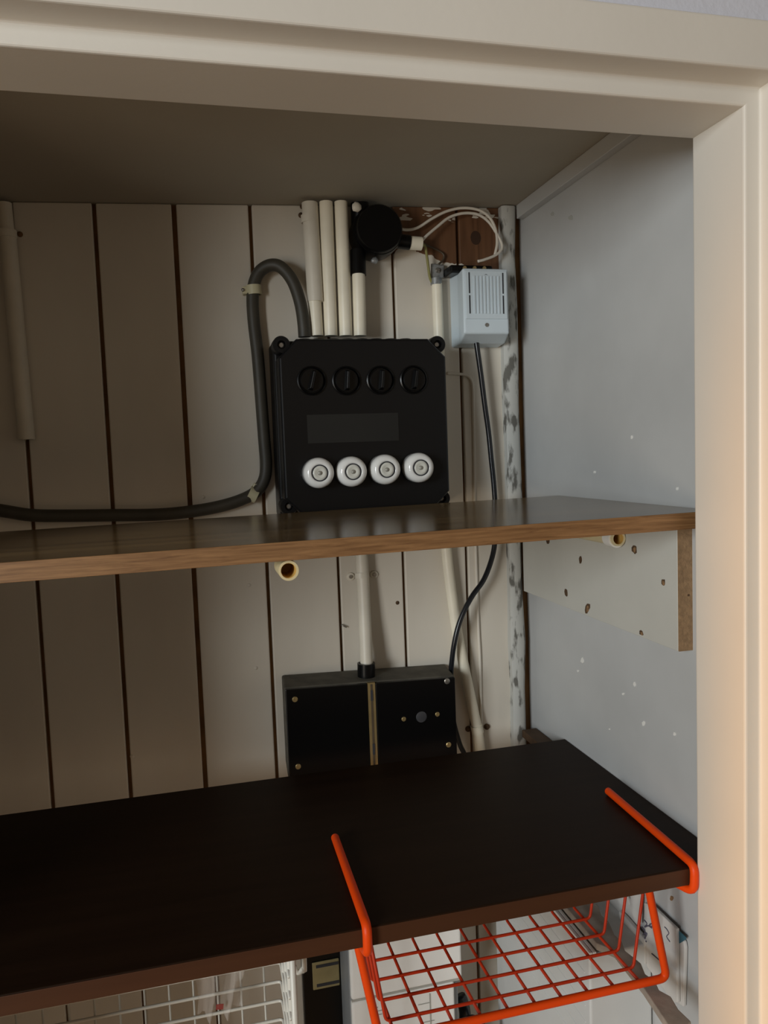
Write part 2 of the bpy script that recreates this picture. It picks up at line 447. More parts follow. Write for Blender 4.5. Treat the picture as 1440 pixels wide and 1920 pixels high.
finish('wall_panel', box(-2.4, XLJ-wo, YW, YB+0.003, 0.0, Zr(0.75)), 'hall_wall', wf)
finish('wall_panel', box(XLJ-wo, XO, YW, YB+0.003, ZL+wo, Zr(0.75)), 'hall_wall', wf)

# ================================================================== SHELVES
# upper shelf, sagging a little to the left
yb, yf = 1.083, 0.716
def lerp_line(pl, pr, X):
    t = (X-pl.x)/(pr.x-pl.x); return pl+(pr-pl)*t
bl, br_ = onY(0, 997, yb), onY(1048, 929, yb)
fl, fr = onY(0, 1055, yf), onY(1290, 961, yf)
xs0, xs1 = XL+0.002, XR-0.0005
c = [lerp_line(fl, fr, xs0), lerp_line(fl, fr, xs1), lerp_line(bl, br_, xs1), lerp_line(bl, br_, xs0)]
TH = 0.0175
us = thing('shelf', (0.1, 0.9, c[0].z-TH), 'upper shelf with glossy brown top and light oak front edge', 'shelf')
bot = [p-Vector((0, 0, TH)) for p in c]
finish('board', hexa(bot+c), 'shelf_top', us, bevel=0.0006)
e = 0.0012
fe = [c[0]+Vector((0, -e, 0)), c[1]+Vector((0, -e, 0)), c[1].copy(), c[0].copy()]
finish('edge_strip', hexa([p-Vector((0, 0, TH)) for p in fe]+fe), 'oak_edge', us, bevel=0.0004)
USZ = (c[1].z, c[0].z)
def us_under(X):
    t = (X-c[0].x)/(c[1].x-c[0].x); return c[0].z+(c[1].z-c[0].z)*t-TH
# lower shelf
LZ = Zr(-0.4515)
yb2, yf2 = 1.080, 0.7015
TL = 0.0185
ls = thing('shelf', (0.1, 0.9, LZ-TL), 'lower shelf of dark brown veneer holding an orange wire basket', 'shelf')
finish('board', box(XL+0.002, XR-0.0005, yf2, yb2, LZ-TL, LZ), 'dark_shelf', ls, bevel=0.0012)
finish('edge_strip', box(XL+0.002, XR-0.0005, yf2-0.0012, yf2, LZ-TL, LZ-0.0008), 'dark_edge', ls, bevel=0.0004)
# brown block in the corner behind the lower shelf
blk = tag(finish('wood_block', box(0.515, XR-0.001, 1.082, 1.183, LZ-0.03, B(999, 1367, 0.02).z), 'brown_block', bevel=0.001),
          'small dark wooden block in the corner behind the lower shelf', 'block')

# ---- painted board on the right wall that carries the upper shelf
bx = XR-0.018
zb = onX(1272, 1222, bx).z
bat = thing('wall_board', (XR, 0.95, zb), 'white painted support board with chipped holes on right wall under upper shelf', 'board')
y_end = onX(1272, 1100, bx).y
bd = finish('board', hexa([(bx,y_end+0.0015,zb), (XR,y_end+0.0015,zb), (XR,1.182,zb), (bx,1.182,zb),
                           (bx,y_end+0.0015,us_under(bx)), (XR,y_end+0.0015,us_under(XR)), (XR,1.182,us_under(XR)), (bx,1.182,us_under(bx))]), 'batten_paint', bat, bevel=0.0008)
finish('end_grain', box(bx+0.0004, XR, y_end, y_end+0.0016, zb+0.0003, us_under(bx)-0.0005), 'chipboard', bat)
for (px, py, w, h, ln) in ((1027, 1013, 3.5, 7, 0.1), (1089, 1050, 3, 7, 0), (1062, 1112, 3, 9, 0.1), (1102, 1140, 4.5, 11, -0.15), (1190, 1030, 5, 9, 0.0),
                      (1244, 1092, 4, 8, 0.1), (1203, 1187, 4, 6, 0.3)):
    blob(px, py, w, h, bx, 'chip_dark', 'chipped_hole', bat, lean=ln)
    if w > 3.8: blob(px+0.5, py+1, w*0.55, h*0.6, bx-0.0003, 'chip_mid', 'chipped_hole', bat, lean=ln)
p = onY(1291, 1116, y_end)
finish('nail_hole', lathe([(0.0014, 0), (0.0013, 0.0004), (0, 0.0005)], p, FRONT, 10), 'chip_dark', bat)

# ---- PVC pipe stubs under the upper shelf
def stub(px, py, Y0_, Y1_, r, label, clip=False):
    p = onY(px, py, Y0_); zc = min(p.z, us_under(p.x)-r-0.0008)
    t = thing('pipe_stub', (p.x, Y0_, zc-r), label, 'pipe', 'pipe stubs under the upper shelf')
    autosmooth(finish('pipe_wall', pipe([(p.x, Y0_, zc), (p.x, Y1_, zc)], r, 24, 0.0022), 'pvc_yellow', t), 50)
    autosmooth(finish('bore', pipe([(p.x, Y0_+0.001, zc), (p.x, Y1_-0.001, zc)], r-0.0021, 24, 0.0006), 'pvc_bore', t), 50)
    finish('stop', lathe([(r-0.0022, 0), (0, 0)], (p.x, Y1_-0.002, zc), FRONT, 20), 'pvc_bore', t)
    if clip:
        autosmooth(finish('clip', pipe([(p.x, Y0_+0.004, zc), (p.x, Y0_+0.020, zc)], r+0.0023, 24, 0.0022), 'flake', t), 50)
    return t
stub(541, 1064, 0.722, 0.76, 0.0095, 'yellowed pipe stub end under the upper shelf, left of the cable')
stub(1160, 1010, 0.868, 1.07, 0.0095, 'yellowed pipe stub in a white clip beside the support board', clip=True)

# ================================================================== FUSE BOX
fx0, fx1 = 0.1262, 0.3755
fzt, fzb = B(660, 634, 0.085).z, Zr(-0.089)
fb = thing('fuse_box', ((fx0+fx1)/2, D, fzb), 'black plastic fuse box with four rotary switches and four white porcelain fuses', 'fuse box')
finish('base', box(fx0, fx1, D-0.060, D-0.001, fzb, fzt), 'black_plastic', fb, bevel=0.004, bseg=3)
ch = 0.026; lx0, lx1 = fx0+0.0025, fx1-0.0025; lz0, lz1 = fzb+0.003, fzt-0.003
def octo(i, y):
    return [Vector(q) for q in ((lx0+ch+i*.4, y, lz0+i), (lx1-ch-i*.4, y, lz0+i), (lx1-i, y, lz0+ch+i*.4), (lx1-i, y, lz1-ch-i*.4), (lx1-ch-i*.4, y, lz1-i), (lx0+ch+i*.4, y, lz1-i), (lx0+i, y, lz1-ch-i*.4), (lx0+i, y, lz0+ch+i*.4))]
bm = bmesh.new()
rg = [[bm.verts.new(q) for q in octo(i, y)] for i, y in ((0, D-0.060), (0, D-0.098), (0.0025, D-0.101))]
for a, b in zip(rg, rg[1:]):
    for k in range(8): bm.faces.new((a[k], a[(k+1) % 8], b[(k+1) % 8], b[k]))
bm.faces.new(rg[0]); bm.faces.new(rg[-1])
lid = finish('lid', bm, 'black_lid', fb, bevel=0.001)
YF = D-0.101
for (x, z) in ((fx0+0.012, fzt-0.010), (fx1-0.012, fzt-0.010), (fx0+0.012, fzb+0.018), (fx1-0.012, fzb+0.018)):
    s = 1 if x > 0.25 else -1; s2 = 1 if z > Zr(0) else -1
    q = Vector((x+s*0.0025, D-0.060, z+s2*0.001))
    lg = autosmooth(finish('corner_lug', lathe([(0.0125, 0), (0.0125, 0.024), (0.0115, 0.026), (0.006, 0.026), (0.0055, 0.018), (0, 0.018)], q, FRONT, 24), 'black_plastic', fb), 40)
    autosmooth(finish('screw', lathe([(0.0042, 0.018), (0.0042, 0.0205), (0.003, 0.0215), (0, 0.0215)], q, FRONT, 16), 'screw', lg), 40)
for k in range(8):
    x = B(572+k*27.2, 630, 0.045).x
    autosmooth(finish('cable_entry', lathe([(0.0105, -0.002), (0.0105, 0.004), (0.009, 0.006), (0.0, 0.006)], (x, D-0.034, fzt), (0, 0, 1), 20), 'black_plastic', fb), 40)
# label window
p0, p1 = onY(575, 778, YF), onY(748, 826, YF)
finish('label_strip', box(p0.x, p1.x, YF-0.0007, YF+0.001, p1.z, p0.z), 'label_strip', fb)
# switches
for k, (px, py, ang) in enumerate(((584, 714, 14), (649, 714, 4), (713, 713, 5), (775, 712, 8))):
    q = onY(px, py, YF)
    sw = autosmooth(finish('rotary_switch', lathe([(0.0205, 0), (0.0205, 0.0025), (0.019, 0.0035), (0.0178, 0.0025), (0.0175, 0.001), (0.0165, 0.001), (0.0165, 0.006), (0.0155, 0.007), (0, 0.007)], q, FRONT, 40), 'bakelite', fb), 30)
    a = radians(ang)
    dv, nv = Vector((sin(a), 0, cos(a))), Vector((cos(a), 0, -sin(a)))
    bm = bmesh.new()
    lo = [q+FRONT*0.0065+dv*l+nv*w_ for l, w_ in ((-0.0145, -0.004), (-0.0145, 0.004), (0.0145, 0.003), (0.0145, -0.003))]
    hi = [q+FRONT*0.017+dv*l+nv*w_ for l, w_ in ((-0.0125, -0.0022), (-0.0125, 0.0022), (0.0125, 0.0018), (0.0125, -0.0018))]
    finish('grip', hexa(lo+hi), 'bakelite', sw, bevel=0.0012)
# porcelain fuses
for k, (px, py) in enumerate(((600, 887), (662.5, 884.5), (726, 880.5), (789.5, 877))):
    q = onY(px, py, YF-0.028); q = Vector((q.x, YF, q.z))
    cp = finish('fuse_cap', lathe([(0.0195, 0.0), (0.0215, 0.002), (0.0215, 0.016), (0.0208, 0.022), (0.0178, 0.0268), (0.0135, 0.0285), (0.0115, 0.0275), (0.0112, 0.0255), (0, 0.0255)], q, FRONT, 44), 'porcelain', fb, smooth=True)
    finish('dark_ring', lathe([(0.0119, 0.0272), (0.0113, 0.0286), (0.0106, 0.0286), (0.0100, 0.0262)], q, FRONT, 36), 'dark_slot', cp, smooth=True)
    finish('centre_disc', lathe([(0.0103, 0.0262), (0.0100, 0.0278), (0.006, 0.0270), (0.0036, 0.0260), (0, 0.0258)], q, FRONT, 32), 'porcelain_core', cp, smooth=True)
    finish('sight_glass', lathe([(0.0034, 0.0256), (0.0028, 0.0274), (0.0013, 0.0284), (0, 0.0286)], q, FRONT, 18), 'grey_glass', cp, smooth=True)

# ================================================================== PIPES INTO THE FUSE BOX
G = 'cream conduit pipes above the fuse box'
def conduit(name, pts, r, m, label, cat='pipe', group=None, out=None):
    o = autosmooth(finish(name, tube([B(px, py, ou) for px, py, ou in pts], r, 18), m), 50)
    return tag(o, label, cat, group)
PT = 379
t = thing('conduit_pipe', B(590, 628, 0.034), 'thick sleeved conduit, leftmost of the pipes above the fuse box', 'pipe', G)
autosmooth(finish('pipe', tube([B(588, 540, 0.034), B(594, 630, 0.034)], 0.0098, 18), 'pvc', t), 50)
autosmooth(finish('sleeve', tube([B(580.5, PT+2, 0.030), B(591.5, 566, 0.034)], 0.0118, 20), 'pvc_painted', t), 50)
autosmooth(finish('saddle_clip', pipe([B(580, 404, 0.030), B(581, 418, 0.030)], 0.0128, 20, 0.0015), 'pvc_painted', t), 50)
for (px, py) in ((564, 404), (567, 388)):
    finish('clip_screw', lathe([(0.0042, 0), (0.0038, 0.003), (0, 0.004)], B(px, py), FRONT, 12), 'chip_dark', t, smooth=True)
conduit('conduit_pipe', [(611, PT, 0.034), (620.5, 630, 0.034)], 0.0098, 'pvc', 'cream conduit, second from left of the pipes above the fuse box', group=G)
conduit('conduit_pipe', [(639, PT, 0.034), (648.5, 630, 0.034)], 0.0098, 'pvc', 'cream conduit touching the black junction box on its left', group=G)
conduit('conduit_pipe', [(672, 512, 0.034), (675, 630, 0.034)], 0.0098, 'pvc', 'short cream conduit between the black junction box and fuse box', group=G)

# ---- black junction box
jc = B(701, 441, 0.012)
jb = thing('junction_box', jc, 'black round junction box under the cupboard ceiling', 'junction box')
autosmooth(finish('body', lathe([(0.037, -0.011), (0.038, 0.0), (0.038, 0.026), (0.0365, 0.030), (0, 0.030)], jc, FRONT, 40), 'bakelite', jb), 40)
autosmooth(finish('lid', lathe([(0.0355, 0.029), (0.0355, 0.036), (0.0335, 0.039), (0, 0.0395)], jc, FRONT, 40), 'bakelite', jb), 40)
autosmooth(finish('neck', tube([B(671, 470, 0.030), B(672, 516, 0.034)], 0.0118, 20), 'bakelite', jb), 40)
autosmooth(finish('neck', tube([B(674, 381, 0.030), B(676, 440, 0.026)], 0.0135, 20), 'bakelite', jb), 40)
autosmooth(finish('neck', tube([B(730, 450, 0.028), B(768, 455, 0.028)], 0.0112, 20), 'bakelite', jb), 40)
autosmooth(finish('plug', tube([B(764, 455, 0.028), B(790, 457, 0.028)], 0.0102, 20), 'pvc', jb), 40)
for (px, py, r) in ((702, 489, 0.005), (668, 388, 0.007), (701, 394, 0.006)):
    bm = lathe([(r, 0), (r*0.9, 0.003), (0, 0.004)], B(px, py, 0.036 if py > 450 else 0.046), FRONT, 12)
    for v in bm.verts: v.co += Vector((random.uniform(-1, 1), 0, random.uniform(-1, 1)))*r*0.18
    finish('screw', bm, 'zinc' if py > 450 else 'pvc_painted', jb, smooth=True)

# ---- grey supply cable looping into the fuse box
pts = [(571, 632, 0.040), (569, 605, 0.040), (563, 568, 0.038), (549, 528, 0.034), (528, 502, 0.028), (508, 497, 0.022), (488, 508, 0.016),
       (477, 530, 0.013), (473.5, 560, 0.012), (476, 605, 0.012), (483, 665, 0.012), (489, 740, 0.012), (495, 820, 0.012), (499, 870, 0.012), (495, 900, 0.012),
       (480, 922, 0.012), (450, 938, 0.012), (405, 951, 0.012), (350, 960, 0.012), (290, 965, 0.012), (210, 966, 0.012), (130, 967, 0.012), (60, 966, 0.012), (0, 957, 0.012), (-90, 944, 0.012), (-200, 935, 0.012)]
tag(autosmooth(finish('supply_cable', tube(catmull([B(*p) for p in pts], 6), 0.0092, 14), 'grey_cable'), 60),
    'thick grey cable looping from the fuse box and along the wall to the left', 'cable')
def cable_clip(px, py, ang, label):
    c_ = B(px, py, 0.0118)
    t_ = thing('cable_clip', B(px, py), label, 'cable clip', 'cream cable clips')
    d_ = Vector((sin(radians(ang)), 0, cos(radians(ang)))); s_ = Vector((cos(radians(ang)), 0, -sin(radians(ang))))
    autosmooth(finish('saddle', pipe([c_-d_*0.0068, c_+d_*0.0068], 0.0112, 24, 0.0019), 'clip_cream', t_), 50)
    ft = c_-s_*0.0130
    finish('foot', hexa([ft+s_*a+d_*b+Vector((0, y, 0)) for y in (0.0113, -0.004) for a, b in ((-0.0035, -0.0055), (0.004, -0.0055), (0.004, 0.0055), (-0.0035, 0.0055))]), 'clip_cream', t_, bevel=0.001)
    finish('nail', lathe([(0.0012, -0.012), (0.0012, 0.004), (0.0026, 0.0045), (0.0024, 0.006), (0, 0.0064)], ft-s_*0.002, FRONT-s_*0.3, 12), 'screw', t_, smooth=True)
cable_clip(476, 544, -3, 'cream nail clip holding the grey cable beside the loop')
cable_clip(474, 927, 118, 'cream nail clip at the cable bend left of the fuse box')

# ---- loose conduit far left
t = thing('conduit_pipe', B(50, 825), 'cream conduit hanging at the far left, cut off in mid air', 'pipe')
autosmooth(finish('pipe', pipe([B(14, 440, 0.014), B(50, 824, 0.014)], 0.0112, 20), 'pvc_painted', t), 50)
autosmooth(finish('sleeve', tube([B(8, 381, 0.014), B(14.5, 450, 0.014)], 0.0095, 20), 'pvc_painted', t), 50)
autosmooth(finish('saddle_clip', pipe([B(12, 432, 0.014), B(13, 446, 0.014)], 0.0132, 20, 0.0018), 'pvc_painted', t), 50)
for dx in (-0.016, 0.017):
    finish('screw', lathe([(0.004, 0), (0.0035, 0.003), (0, 0.004)], B(13, 439, 0.0)+Vector((dx, 0, 0)), FRONT, 12), 'gap_dark', t, smooth=True)

# ---- earth conduit and clamp on the right
t = thing('conduit_pipe', B(820, 640), 'thin cream conduit with metal clamp beside the white transformer', 'pipe')
autosmooth(finish('pipe', tube([B(819, 532, 0.012), B(823, 640, 0.012), B(832, 940, 0.012)], 0.0082, 18), 'pvc', t), 50)
autosmooth(finish('clamp', pipe([B(817.5, 522, 0.012), B(818, 534, 0.012)], 0.0088, 18, 0.002), 'zinc', t), 50)
cl = finish('clamp_plate', hexa([B(x, y, o) for o in (0.004, 0.011) for x, y in ((807, 523), (832, 521), (833, 497), (808, 494))]), 'zinc', t, bevel=0.0015)
finish('clamp_screw', lathe([(0.004, 0), (0.004, 0.003), (0.003, 0.004), (0, 0.004)], B(820, 507, 0.011), FRONT, 8), 'screw', t)
finish('earth_wire', tube(catmull([B(*p) for p in ((790, 457, 0.028), (797, 462, 0.024), (800, 478, 0.02), (803, 500, 0.016), (806, 520, 0.014), (812, 533, 0.012))], 6), 0.0021, 8), 'green_wire', t, smooth=True)
finish('brown_wire', tube(catmull([B(*p) for p in ((792, 456, 0.028), (805, 462, 0.012), (822, 470, 0.006), (832, 478, 0.006), (830, 488, 0.006), (822, 496, 0.010))], 6), 0.0016, 8), 'brown_cable', t, smooth=True)

# ---- white bell transformer
tx0, tx1 = B(867, 503, 0.062).x, B(952, 503, 0.062).x
tz0, tz1 = B(905, 625, 0.062).z, B(905, 503, 0.062).z
tr = thing('bell_transformer', B(905, 640), 'light grey ribbed bell transformer on the wall beside the corner post', 'transformer')
tyf = D-0.062
prof = []
bx0, bx1 = B(843, 570, 0.0).x, tx1+0.006
bm = bmesh.new()
back = [(bx0, D-0.001, tz0-0.014), (bx1, D-0.001, tz0-0.014), (bx1, D-0.001, tz1-0.002), (bx0, D-0.001, tz1-0.002)]
mid = [(bx0+0.0035, D-0.030, tz0-0.011), (bx1, D-0.030, tz0-0.011), (bx1, D-0.030, tz1-0.002), (bx0+0.0035, D-0.030, tz1-0.002)]
fr_ = [(tx0, tyf, tz0), (tx1, tyf, tz0), (tx1, tyf, tz1), (tx0, tyf, tz1)]
R_ = [[bm.verts.new(q) for q in g_] for g_ in (back, mid, fr_)]
for a, b in zip(R_, R_[1:]):
    for k in range(4): bm.faces.new((a[k], a[(k+1) % 4], b[(k+1) % 4], b[k]))
bm.faces.new(R_[0]); bm.faces.new(R_[2])
finish('housing', bm, 'transformer', tr, bevel=0.0028, bseg=3)
cx_ = (tx0+tx1)/2; hh = tz1-tz0; zm = tz0+0.30*hh
cov = finish('front_cover', box(tx0+0.003, tx1-0.003, tyf-0.0022, tyf+0.001, tz0+0.22*hh, tz1-0.004), 'transformer', tr, bevel=0.0008)
for k in range(8):
    x = cx_-0.0195+k*0.0056
    finish('rib', box(x-0.0012, x+0.0012, tyf-0.0036, tyf-0.002, zm, tz1-0.012), 'transformer', cov)
for x in (tx0+0.0095, tx1-0.0095):
    for (za, zb_) in ((0.30, 0.58), (0.61, 0.93)):
        finish('slot', box(x-0.0010, x+0.0010, tyf-0.0026, tyf-0.0021, tz0+za*hh, tz0+zb_*hh), 'dark_slot', cov)
finish('arrow_mark', prism([Vector((cx_+a, tyf-0.00225, tz1-0.009+b)) for a, b in ((-0.003, -0.002), (0, 0), (0.003, -0.002), (0, -0.0008))], (0, -0.0003, 0)), 'dark_slot', cov)
autosmooth(finish('screw', lathe([(0.0030, 0), (0.0030, 0.0012), (0.0015, 0.0012), (0.0012, 0.0004), (0, 0.0004)], (cx_, tyf, tz0+0.13*hh), FRONT, 16), 'screw', tr), 40)
finish('terminal_cover', box(tx0-0.012, tx1-0.016, D-0.042, D-0.002, tz1-0.0025, tz1+0.0095), 'bakelite', tr, bevel=0.003)
for k in range(3):
    autosmooth(finish('terminal_screw', lathe([(0.003, 0), (0.003, 0.003), (0, 0.003)], (tx0+0.010+k*0.016, D-0.043, tz1+0.004), FRONT, 10), 'brass', tr), 40)
finish('side_latch', hexa([(bx0+0.008, D-0.046, tz0+0.5*hh), (bx0+0.017, D-0.057, tz0+0.5*hh), (bx0+0.019, D-0.055, tz0+0.5*hh), (bx0+0.010, D-0.044, tz0+0.5*hh),
                           (bx0+0.008, D-0.046, tz0+0.56*hh), (bx0+0.017, D-0.057, tz0+0.58*hh), (bx0+0.019, D-0.055, tz0+0.58*hh), (bx0+0.010, D-0.044, tz0+0.56*hh)]), 'meter_grey', tr)

# ---- thin white bell wires
W = 'thin white bell wires'
def wire(pts, r, m, label, cat, name='bell_wire', group=None, n=7):
    o = finish(name, tube(catmull([B(*p) for p in pts], n), r, 10), m, smooth=True)
    return tag(o, label, cat, group)
wire([(742, 428, 0.030), (765, 431, 0.020), (785, 426, 0.014), (810, 410, 0.014), (838, 396, 0.016), (868, 390, 0.020), (898, 394, 0.024), (918, 408, 0.026), (929, 430, 0.028), (932, 455, 0.030), (928, 478, 0.034)],
     0.0022, 'white_wire', 'white bell wire arching highest from the junction box towards the transformer', 'wire', group=W)
wire([(788, 455, 0.028), (800, 442, 0.024), (820, 425, 0.020), (842, 408, 0.018), (868, 400, 0.020), (895, 402, 0.022), (915, 415, 0.024), (930, 436, 0.028), (940, 455, 0.030), (940, 468, 0.032), (928, 479, 0.036), (908, 487, 0.042), (896, 490, 0.044)],
     0.0022, 'white_wire', 'white bell wire from the cream plug looping down to the transformer terminals', 'wire', group=W)

# ---- black cable out of the transformer, behind the upper shelf, to the double box
wire([(893, 640, 0.030), (895, 655, 0.030), (902, 705, 0.028), (909, 760, 0.025), (916, 810, 0.022), (921, 860, 0.020), (926, 910, 0.018), (929, 960, 0.018), (929, 1000, 0.020), (924, 1040, 0.024),
      (908, 1085, 0.030), (884, 1120, 0.034), (864, 1160, 0.036), (852, 1205, 0.036), (846, 1255, 0.030), (846, 1300, 0.024), (850, 1350, 0.020), (862, 1395, 0.018), (874, 1425, 0.016), (885, 1500, 0.016)],
     0.0042, 'black_cable', 'glossy black cable running from the transformer down past both shelves', 'cable', name='black_cable')
# ---- thin painted wire along the plank joint
wire([(838, 700, 0.0015), (856, 701, 0.0018), (872, 703, 0.002), (882, 710, 0.002), (886, 725, 0.002), (887, 760, 0.002), (889, 850, 0.002), (890, 960, 0.002), (893, 1060, 0.002), (897, 1180, 0.002), (900, 1240, 0.002), (903, 1390, 0.002), (905, 1500, 0.002)],
     0.0024, 'plank_paint', 'thin wire painted over in cream on the wall right of the fuse box', 'wire', name='painted_wire')

# ================================================================== BETWEEN THE SHELVES
# conduit from above into the double box
t = thing('conduit_pipe', B(688, 1250, 0.03), 'cream conduit with a saddle clip dropping into the black double box', 'pipe')
autosmooth(finish('pipe', tube([B(674, 985, 0.014), B(679, 1060, 0.014), B(684, 1160, 0.022), B(688, 1262, 0.036)], 0.0098, 18), 'pvc_painted', t), 50)
sc = autosmooth(finish('saddle_clip', pipe([B(678.5, 1074, 0.015), B(679, 1084, 0.016)], 0.0112, 20, 0.0014), 'pvc_painted', t), 50)
for px in (657, 701):
    lgc = B(px, 1081 if px < 680 else 1077, 0.0)
    ear = autosmooth(finish('clip_ear', lathe([(0.0065, 0), (0.0062, 0.0025), (0.005, 0.003), (0, 0.003)], lgc, FRONT, 18), 'pvc_painted', t), 40)
    autosmooth(finish('screw', lathe([(0.003, 0.003), (0.0028, 0.0045), (0, 0.0048)], lgc, FRONT, 12), 'screw', ear), 40)
# black double box (terminal box)
dx0, dx1 = 0.1185, 0.384
dzt = B(700, 1270, 0.066).z
zt_l, zt_r = B(540, 1291, 0.07).z, B(848, 1269, 0.07).z
dzb = Zr(-0.478)
db = thing('double_box', (0.25, D, dzb), 'black bakelite double box with brass centre strip standing behind the lower shelf', 'junction box')
YD = D-0.070
bm = hexa([(dx0,YD+0.006,dzb), (dx1,YD+0.006,dzb), (dx1+0.004,D-0.001,dzb), (dx0+0.004,D-0.001,dzb), (dx0,YD+0.006,zt_l), (dx1,YD+0.006,zt_r), (dx1+0.004,D-0.001,zt_r+0.002), (dx0+0.004,D-0.001,zt_l+0.002)])
finish('body', bm, 'dusty_black', db, bevel=0.003, bseg=3)
xm0, xm1 = B(692, 1350, 0.07).x, B(706, 1350, 0.07).x
def zt_at(x): return zt_l+(zt_r-zt_l)*(x-dx0)/(dx1-dx0)
for a, b in ((dx0+0.0015, xm0-0.0006), (xm1+0.0006, dx1-0.0015)):
    finish('cover', hexa([(a,YD,dzb+0.001), (b,YD,dzb+0.001), (b,YD+0.0065,dzb+0.001), (a,YD+0.0065,dzb+0.001), (a,YD,zt_at(a)-0.0015), (b,YD,zt_at(b)-0.0015), (b,YD+0.0065,zt_at(b)-0.0015), (a,YD+0.0065,zt_at(a)-0.0015)]), 'bakelite', db, bevel=0.0012)
st = finish('centre_strip', box(xm0, xm1, YD+0.001, YD+0.0065, dzb+0.001, zt_at(xm0)-0.001), 'brass', db)
finish('strip_groove', box((xm0+xm1)/2-0.0016, (xm0+xm1)/2+0.0016, YD+0.0004, YD+0.0012, dzb+0.002, zt_at(xm0)-0.003), 'brown_cable', st)
for za, zb_ in ((0.012, 0.028), (0.095, 0.112)):
    finish('strip_slot', box((xm0+xm1)/2-0.0018, (xm0+xm1)/2+0.0018, YD-0.0002, YD+0.0006, zt_at(xm0)-zb_, zt_at(xm0)-za), 'dark_slot', st)
for (px, py, r, m) in ((553, 1311, 0.0042, 'brass'), (559, 1437, 0.0042, 'brass'), (838, 1277, 0.0045, 'screw'), (841, 1396, 0.0042, 'brass'), (757, 1348, 0.0036, 'brass'), (820, 1339, 0.0036, 'brass')):
    autosmooth(finish('screw', lathe([(r, -0.001), (r, 0.0012), (r*0.8, 0.0019), (r*0.25, 0.0019), (r*0.2, 0.0009), (0, 0.0009)], onY(px, py, YD), FRONT, 16), m, db), 40)
autosmooth(finish('round_window', lathe([(0.0085, -0.001), (0.0085, 0.0008), (0.007, 0.0014), (0, 0.0018)], onY(790, 1344, YD), FRONT, 28), 'dim_window', db), 40)
q0, q1 = B(687, 1272, 0.036), B(686.5, 1243, 0.036)
autosmooth(finish('collar', pipe([q0, q1], 0.0138, 24, 0.0028), 'bakelite', db), 40)
# slanted cream pipe on the right
t = thing('conduit_pipe', B(897, 1400), 'slanting cream conduit between the shelves, fixed with two dark screws', 'pipe')
autosmooth(finish('pipe', tube(catmull([B(*p) for p in ((833, 985, 0.012), (840, 1060, 0.013), (849, 1130, 0.014), (858, 1190, 0.015), (872, 1260, 0.014), (887, 1330, 0.012), (897, 1380, 0.012), (905, 1450, 0.012))], 6), 0.0086, 16), 'pvc', t), 50)
autosmooth(finish('saddle_clip', pipe([B(893, 1360, 0.012), B(896, 1374, 0.012)], 0.0100, 20, 0.0013), 'pvc', t), 50)
for px, py in ((877, 1366), (912, 1362)):
    finish('screw', lathe([(0.0048, 0), (0.0048, 0.003), (0.0035, 0.0045), (0, 0.005)], B(px, py), FRONT, 14), 'chip_dark', t, smooth=True)

# ================================================================== ORANGE WIRE BASKET
ob = thing('wire_basket', (0.32, 0.83, Zr(-0.613)), 'orange coated wire basket hooked over the lower shelf', 'basket')
YP = 0.7514
zf = Zr(-0.6090)
rA = 0.0048
zA = LZ+rA+0.0003; zU = LZ-TL-rA-0.0006
yA = yf2-0.0012-rA-0.0004
rp_t, rp_b = onY(1215, 1660, YP), onY(1250, 1829, YP)
lp_t, lp_b = onY(672, 1775, YP), onY(709, 1935, YP)
def post_x(t_, b_, z): return b_.x+(t_.x-b_.x)*(z-b_.z)/(t_.z-b_.z)
def frame_path():
    R_top = onZ(1140, 1483, zA); R_f = onZ(1285, 1609, zA); L_top = onZ(628, 1570, zA); L_f = onZ(683, 1724, zA)
    xr, xl = R_f.x, L_f.x
    R = [Vector((R_top.x, R_top.y, zA)), Vector((xr, yA, zA)), Vector((xr-0.001, yA, zU)), Vector((xr-0.010, 0.722, zU)), Vector((post_x(rp_t, rp_b, zU), YP, zU)), Vector((rp_b.x, YP, zf))]
    L = [Vector((L_top.x, L_top.y, zA)), Vector((xl, yA, zA)), Vector((xl, yA, zU)), Vector((post_x(lp_t, lp_b, zU), YP, zU)), Vector((post_x(lp_t, lp_b, zf), YP, zf))]
    return R, L
Rp, Lp = frame_path()
autosmooth(finish('frame', tube(fillet(Rp+Lp[::-1], 0.010, 6), 0.0046, 12), 'orange_coat', ob), 60)
YR = [0.9120, 0.8790, 0.8440, 0.8100, 0.7775]
XC = [0.1780+0.0319*k for k in range(10)]
xr_b, xl_b = 0.4700, 0.1735
rw = 0.0019
for y in YR:
    pth = fillet([(xl_b-0.020, y, zU+0.002), (xl_b, y, zf), (xr_b+0.001, y, zf), (xr_b+0.022, y, zU+0.002)], 0.006, 4)
    finish('cross_wire', tube(pth, rw, 8), 'orange_wire', ob, smooth=True)
for x in XC:
    pth = fillet([(x, YP, zf-0.0005), (x, 0.914, zf-2*rw+0.0004), (x, 0.928, zU+0.002)], 0.006, 4)
    finish('long_wire', tube(pth, rw, 8), 'orange_wire', ob, smooth=True)
finish('rim', tube(fillet([(post_x(lp_t, lp_b, zU), YP, zU), (xl_b-0.020, 0.77, zU), (xl_b-0.020, 0.928, zU), (xr_b+0.022, 0.928, zU), (xr_b+0.022, 0.77, zU), (post_x(rp_t, rp_b, zU), YP, zU)], 0.01, 4), 0.003, 10), 'orange_coat', ob, smooth=True)

